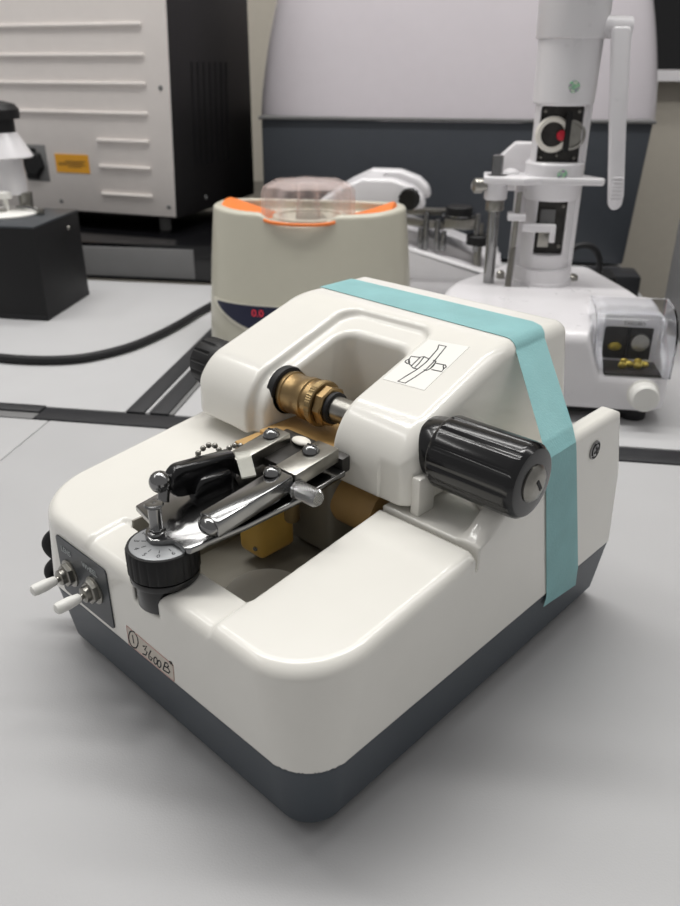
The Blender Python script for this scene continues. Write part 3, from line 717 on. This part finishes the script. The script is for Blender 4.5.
obj('lid_hub', lathe((dcx+.0005, dcy-.008, .1230), (0, 0, 1), [(0, .012), (.004, .012), (.028, .010), (.034, .009)], 32), M_glass, D)

# second groover, seen from its left side
G2 = thing('lens_groover', 'white lens grooving machine with round black knob, farther back between beige device and white tower', 'lens machine', FT, (-.02, .88, ZT))
ARM = [(-.140, .060), (-.150, .105), (-.120, .1230), (-.092, .1360), (-.055, .1355), (-.030, .1270), (-.0170, .1160), (-.0135, .1020), (-.060, .0970), (-.075, .060)]
obj('side_arm', prism(ARM, .800, .830, 'y', .005, 3), M_lab, G2)
obj('side_arm', prism([(x+.002, z+.001) for x, z in ARM], .880, .910, 'y', .005, 3), M_lab, G2)
obj('tower_bridge', prism([(-.140, .060), (-.150, .105), (-.120, .1225), (-.092, .1355), (-.070, .1350), (-.075, .060)], .826, .884, 'y', .003), M_lab, G2)
obj('housing', prism([(-.150, ZT+.022), (.086, ZT+.022), (.086, .020), (.080, .0265), (-.036, .0580), (-.060, .064), (-.150, .064)], .795, .950, 'y', .004, 3), M_lab, G2)
obj('base', prism([(-.148, ZT), (.082, ZT), (.085, ZT+.023), (-.150, ZT+.023)], .797, .948, 'y', .001), M_lab, G2)
obj('grip_knob', lathe((-.0330, .8005, .1144), (0, -1, 0), [(0, .0105), (.002, .0115), (.004, .0130), (.012, .0130), (.0135, .0115), (.014, .006)], 96, scal=flute(12, .06, .003, .0120)), M_black, G2)
obj('mechanism_bed', prism([(-.060, .060), (.082, .0225), (.082, .034), (-.010, .0660), (-.060, .078)], .820, .930, 'y', .002), M_lab, G2)
obj('guide_plate', box(-.020, .040, .815, .870, .0780, .0815, .001, rot=((0, .84, .08), R(4), 'Y')), M_chrome, G2)
obj('clamp_bar', box(-.040, .010, .812, .824, .0760, .0850, .002, rot=((0, .84, .08), R(6), 'Y')), M_brush, G2)
obj('clamp_bar', box(-.040, .020, .850, .862, .0860, .0950, .002), M_brush, G2)
obj('side_block', box(.010, .050, .806, .840, .0780, .0900, .0015), M_brush, G2)
obj('depth_dial', lathe((.0270, .826, .0895), (0, 0, 1), [(0, .0205), (.003, .0215), (.004, .0205), (.0045, .0165), (.012, .0165), (.0135, .0145), (.0137, .010)], 48), M_blackm, G2)
obj('dial_rim', lathe((.0270, .826, .0915), (0, 0, 1), [(0, .0220), (.002, .0222), (.0025, .0200)], 48), M_chrome, G2)
obj('adjuster_knob', lathe((.0530, .812, .0600), (0, 0, 1), [(0, .0150), (.010, .0150), (.0115, .0135)], 32), M_blackm, G2)
obj('adjuster_stem', cyl((.0530, .812, .030), (.0530, .812, .0850), .005), M_brush, G2)
for p in ((-.012, .806, .098), (.002, .806, .090), (.050, .806, .098), (.010, .805, .076), (-.018, .806, .078)): obj('steel_post', cyl((p[0], p[1], .052), p, .0035, .0010, 16), M_chrome, G2)

# white blocking machine with tower
Wm = thing('lens_blocker', 'white lens blocking machine with tall round tower, hanging handle and clear front cover', 'lab machine', FT, (.11, .54, ZT))
tc_ = (.113, .59)
def wm_fn(x, y, z):
    d = rect(x, y, .020, .2080, .4250, .90, .020)
    # the right side runs in towards the back, and so does the left rear
    n1 = np.array((.96, .28)); e1 = (x-.2070)*n1[0]+(y-.535)*n1[1]
    e2 = -(x-.020)*.86+(y-.565)*.51
    e3 = (y-.665)*1.0
    d = rmax(d, e1, .02); d = rmax(d, e2, .02); d = rmax(d, e3, .012)
    zt_ = np.minimum(.071, .0405+(y-.4250)*.55+np.clip((.150-x)/.02, 0, 1)*.05)
    d = rmax(d, (z-zt_)*.9, .009)
    hump = rmax(rect(x, y, .1500, .2030, .4480, .52, .010), z-.0790, .008)
    d = rmin(d, np.maximum(hump, .02-z), .006)
    win = rect(x, z, .1570, .1930, .0420, .0665, .004)
    d = rmax(d, -np.maximum(win, y-.4620), .001)
    tray = np.maximum(rect(x, y, .1540, .1990, .40, .4600, .002), .0375-z)
    d = rmax(d, -tray, .0012)
    return rmax(d, .0085-z, .003)
finish('body', sdf_mesh('body', wm_fn, (.014, .419, .003), (.214, .676, .085), .0016), M_lab, Wm, FT, (0, 0, 0), sharp=0)
for x, y in ((.185, .445), (.06, .46), (.15, .63), (.06, .60)): obj('rubber_foot', cyl((x, y, ZT), (x, y, .012), .011, .001, 24), M_rub, Wm)
obj('bottom_tray', box(.035, .190, .436, .630, .0015, .0105, .001), M_rub, Wm)
obj('front_knob', lathe((.1865, .4260, .0235), (0, -1, 0), [(0, .0125), (.001, .0125), (.0015, .0110), (.011, .0108), (.0125, .0095)], 40), M_cap, Wm)
wt = obj('parts_tray', box(.1546, .1984, .4262, .4600, .0376, .0393, .0006), M_slot, Wm)
for i, (x, y) in enumerate(((.172, .440), (.178, .444), (.184, .441), (.190, .445), (.175, .450), (.186, .451))): obj('gold_part', sphere((x-.002, y, .0418), .003, None, 1.2, 1, .9, 12), M_olive, wt)
ww = obj('window_pocket', box(.1560, .1940, .4600, .4625, .0405, .0675), M_slot, Wm)
obj('divider', box(.1745, .1765, .4560, .4600, .0410, .0660), M_blackm, ww)
obj('gold_part', sphere((.1655, .4590, .051), .0045, None, 1.2, .4, .8), M_olive, ww)
obj('lens_disc', lathe((.1850, .4598, .0550), (0, -1, 0), [(0, .0075), (.0012, .0070), (.0016, .001)], 24), M_brush, ww)
text('TAKUBO', .0042, basis((.1755, .4468, .0742), (1, 0, 0), (0, 0, 1)), M_ink, 'brand_lettering', Wm)
# clear flip cover: thin walled shell
b = new()
t0 = new(); outer = [(.4285, .036), (.4275, .060), (.4305, .072), (.4390, .0815), (.452, .0860), (.480, .0870)]
g = []
for i, (y, z) in enumerate(outer):
    g.append([t0.verts.new((x, y, z)) for x in (.1440, .1445, .1470, .1520, .165, .180, .195, .2000, .2040, .2053, .2057)])
for A, B_ in zip(g, g[1:]):
    for k in range(10): t0.faces.new((A[k], A[k+1], B_[k+1], B_[k]))
for sx in (.1440, .2057):
    ring = [t0.verts.new((sx, y, z)) for y, z in outer]+[t0.verts.new((sx, .480, .050)), t0.verts.new((sx, .452, .036))]
    t0.faces.new(ring)
bmesh.ops.remove_doubles(t0, verts=t0.verts, dist=.0001); bmesh.ops.recalc_face_normals(t0, faces=t0.faces[:]); bmesh.ops.solidify(t0, geom=t0.faces[:], thickness=.0014)
obj('clear_cover', t0, M_glass2, Wm)
# tower
tx, ty = tc_
obj('tower_collar', lathe((tx, ty, .066), (0, 0, 1), [(0, .0280), (.008, .0278), (.0085, .0268), (.020, .0265), (.021, .0225)], 64), M_lab, Wm)
def tw_fn(x, y, z):
    d = np.hypot(x-(tx+(z-.08)*.0), y-ty)-.0225
    d = np.maximum(d, np.abs(z-.170)-.115)
    w1 = np.maximum(rect(x, z, tx-.012, tx+.0140, .1000, .1490, .001), np.maximum(y-(ty-.010), 0*y-1))
    w2 = np.maximum(rect(x, z, tx-.0175, tx+.0185, .1800, .2265, .001), y-(ty-.006))
    d = rmax(d, -w1, .0006); return rmax(d, -w2, .0006)
finish('tower_column', sdf_mesh('tower_column', tw_fn, (tx-.028, ty-.028, .05), (tx+.028, ty+.028, .290), .0014), M_lab, Wm, FT, (0, 0, 0), sharp=0)
obj('tower_spine', box(tx+.008, tx+.0265, ty-.004, ty+.030, .068, .230, .003), M_lab, Wm)
obj('tower_spine', box(tx-.032, tx-.015, ty+.000, ty+.030, .068, .165, .003), M_lab, Wm)
w = obj('lower_window', box(tx-.012, tx+.014, ty-.0112, ty-.0095, .100, .149), M_slot, Wm)
obj('inner_plate', box(tx-.009, tx+.001, ty-.0150, ty-.0112, .106, .128, .0006), M_brush, w)
obj('inner_plate', box(tx-.009, tx+.0045, ty-.0145, ty-.0112, .128, .140, .0006), M_railg, w)
for p in ((.0108, .143), (.0108, .107)): obj('inner_screw', sphere((tx+p[0], ty-.0125, p[1]), .002), M_brush, w)
w = w_ = obj('mirror_window', box(tx-.018, tx+.019, ty-.0075, ty-.0055, .180, .2265), M_slot, Wm)
obj('bezel_ring', lathe((tx-.006, ty-.0095, .2035), (0, -1, 0), [(0, .0150), (.004, .0150), (.006, .0135), (.006, .0105), (.002, .0100), (.002, .001)], 40), M_cream, w)
obj('bezel_ring', lathe((tx+.010, ty-.0090, .2030), (0, -1, 0), [(0, .0125), (.002, .0125), (.003, .0110), (.003, .0100), (.001, .0095), (.001, .001)], 40), M_brush, w)
obj('bezel_recess', cyl((tx-.006, ty-.0100, .2035), (tx-.006, ty-.0125, .2035), .0102, 0, 32), M_slot, w)
obj('painted_red_reflection', lathe((tx+.0015, ty-.0150, .2030), (0, -1, 0), [(0, .0045), (.002, .0040), (.003, .001)], 20), M_red, w)  # solid red disc painted in place of a red reflection
obj('dark_arm', box(tx+.0035, tx+.0085, ty-.0185, ty-.0100, .190, .222, .001), M_blackm, w)
for p in ((-.014, .222), (.015, .222), (-.014, .184), (.015, .184), (0, .186)): obj('inner_screw', sphere((tx+p[0], ty-.0085, p[1]), .0018), M_brush, w)
obj('lower_ring', lathe((tx, ty, .1480), (0, 0, 1), [(0, .0235), (.004, .0262), (.0310, .0262), (.0325, .0250)], 64), M_lab, Wm)
obj('head_tube', lathe((tx+.001, ty, .228), (0, 0, 1), [(0, .0252), (.001, .0262), (.050, .0272), (.0505, .0290), (.0515, .0295), (.16, .0310)], 64), M_lab, Wm)
ht = obj('holographic_sticker', lathe((tx+.006, ty-.0258, .2420), (.22, -1, 0), [(0, .0050), (.0006, .0048)], 12), M_holo, Wm)
obj('holographic_sticker', lathe((tx+.005, ty-.0256, .1715), (.2, -1, 0), [(0, .0046), (.0006, .0044)], 12), M_holo, Wm)
# side arm and plate
pl_ = [(.0500, .560), (.0700, .556), (.0850, .5520), (.1000, .5620), (.1540, .5620), (.1560, .5700), (.135, .600), (.0700, .6000), (.0500, .600)]
obj('swing_plate', prism(pl_, .1630, .1690, 'z', .0015), M_lab, Wm)
obj('swing_hub', lathe((.0620, .575, .148), (0, 0, 1), [(0, .0095), (.001, .0105), (.020, .0105), (.021, .0095)], 32), M_lab, Wm)
obj('clamp_knob', lathe((.0530, .572, .1600), (-1, -.2, 0), [(0, .0045), (.004, .0045), (.0042, .0066), (.011, .0066), (.0135, .003)], 20), M_brush, Wm)
obj('guide_rod', cyl((.0625, .575, .060), (.0615, .575, .1860), .0052, .0008, 24), M_chrome, Wm)
obj('rod_collar', cyl((.0620, .575, .138), (.0620, .575, .148), .0085, .001, 24), M_brush, Wm)
b = cyl((.0800, .5650, .058), (.0830, .565, .1560), .0024, 0, 16)
for k in range(22): lathe((.0802+.00003*k*2, .565, .062+k*.0021), (0, 0, 1), [(0, .0026), (.0006, .0036), (.0012, .0026)], 16, b)
obj('spring_rod', b, M_brush, Wm)
b = box(.0740, .0900, .556, .574, .1320, .1380, .001); box(.0880, .1150, .5600, .5680, .1220, .1290, .001, 2, b); box(.1130, .1180, .5600, .5680, .1130, .1290, .001, 2, b)
obj('stop_arm', b, M_lab, Wm)
obj('rear_block', prism([(.058, .150), (.0950, .150), (.095, .1930), (.078, .1930), (.060, .1760)], .615, .640, 'y', .002), M_lab, Wm)
obj('pivot_cap', sphere((.075, .590, .169), .0075, None, 1, 1, .6), M_lab, Wm)
# handle
hd = obj('handle_hub', lathe((.130, .582, .2870), (1, 0, -.03), [(0, .0085), (.030, .0085), (.0315, .0075), (.032, .001)], 32), M_lab, Wm)
hp = [(.1418, .283), (.1430, .2880), (.1600, .2880), (.1606, .283), (.1655, .230), (.1735, .155), (.1728, .1460), (.1690, .1425), (.1645, .1425), (.1612, .1460), (.1600, .1540)]
hp = [(.1435, .283), (.1450, .2865), (.1580, .2865), (.1596, .283), (.1655, .220), (.1735, .155), (.1728, .1460), (.1690, .1425), (.1645, .1425), (.1612, .1460), (.1600, .1540), (.152, .215)]
ha = obj('handle', prism(hp, .5660, .5740, 'y', .002, 3), M_lab, Wm)
for k in range(7):
    z = .150+k*.0032; obj('grip_ridge', box(.1620+.0001*k, .1715-.0001*k, .5648, .5662, z, z+.0012, .0004), M_lab, ha)
obj('side_screw', lathe((.1425, .600, .0705), (0, 0, 1), [(0, .006), (.004, .006), (.006, .003)], 16), M_brush, Wm)
obj('side_screw', lathe((.0740, .595, .0705), (0, 0, 1), [(0, .004), (.006, .004), (.008, .002)], 16), M_brush, Wm)

# large machine with a domed white hood
Bg = thing('edging_machine', 'very large machine with domed white hood over a charcoal lower body, behind everything', 'machine', FT, (0, 1.2, ZT))
def hood_fn(x, y, z):
    a = .2860; zc = .1925
    X = np.abs(x-.003)/(a+.004); Z = np.maximum((z-zc)/.36, 0); Y = np.abs(y-1.245)/.245
    r = (X**3.6+Y**9+Z**1.35+1e-9)**(1/3)
    return np.maximum((r-1)*.17, .184-z)
finish('hood', sdf_mesh('hood', hood_fn, (-.30, .98, .175), (.31, 1.50, .60), .005), M_big, Bg, FT, (0, 0, 0), sharp=50)
obj('lower_body', prism([(-.268, .004), (.2640, .0), (.2740, .1905), (-.2660, .1905)], 1.000, 1.480, 'y', .004), M_bigg, Bg)
obj('seam_lip', box(-.2690, .2770, .995, 1.482, .1885, .1930, .0015), M_railg, Bg)
for x, y in ((-.22, 1.04), (.2, 1.04), (.2, 1.43), (-.22, 1.43)): obj('foot', cyl((x, y, ZT), (x, y, .003), .02, .001), M_rub, Bg)

# small black clutter under the big machine
o = obj('power_adapter', box(.165, .215, .760, .805, ZT, .0380, .004), M_blackm, None, FT, (.19, .78, ZT)); tag(o, 'small black power adapter standing behind the white tower machine', 'power adapter')
o = obj('cable_box', box(.190, .255, .820, .870, ZT, .0260, .004), M_rail, None, FT, (.23, .85, ZT)); tag(o, 'flat dark grey box on the bench below the big machine', 'box')
o = obj('looped_cable', tube([(.135, .70, ZT+.004), (.140, .705, .045), (.150, .708, .078), (.166, .712, .084), (.180, .716, .078), (.188, .722, .060), (.186, .73, .040), (.178, .738, .018), (.174, .742, ZT+.004)], .0034, 12, smooth=3), M_rub, None, FT, (.16, .71, ZT)); tag(o, 'black cable arching up behind the white tower machine', 'cable')
Pn = thing('storage_cabinet', 'grey cabinet with faded red side at the extreme right edge', 'cabinet', FT, (.37, .67, ZT))
obj('cabinet_body', box(.2680, .50, .600, .75, ZT, .110, .003), M_railg, Pn)
obj('side_panel', box(.2735, .50, .594, .5995, .0, .080, .002), M_redw, Pn)

for o in list(bpy.data.objects):
    if o.parent is None and o.name.startswith('workbench'): o['group'] = 'grey laminate workbenches'
    if o.parent is None and o.name.startswith('lens_groover'): o['group'] = 'lens grooving machines'
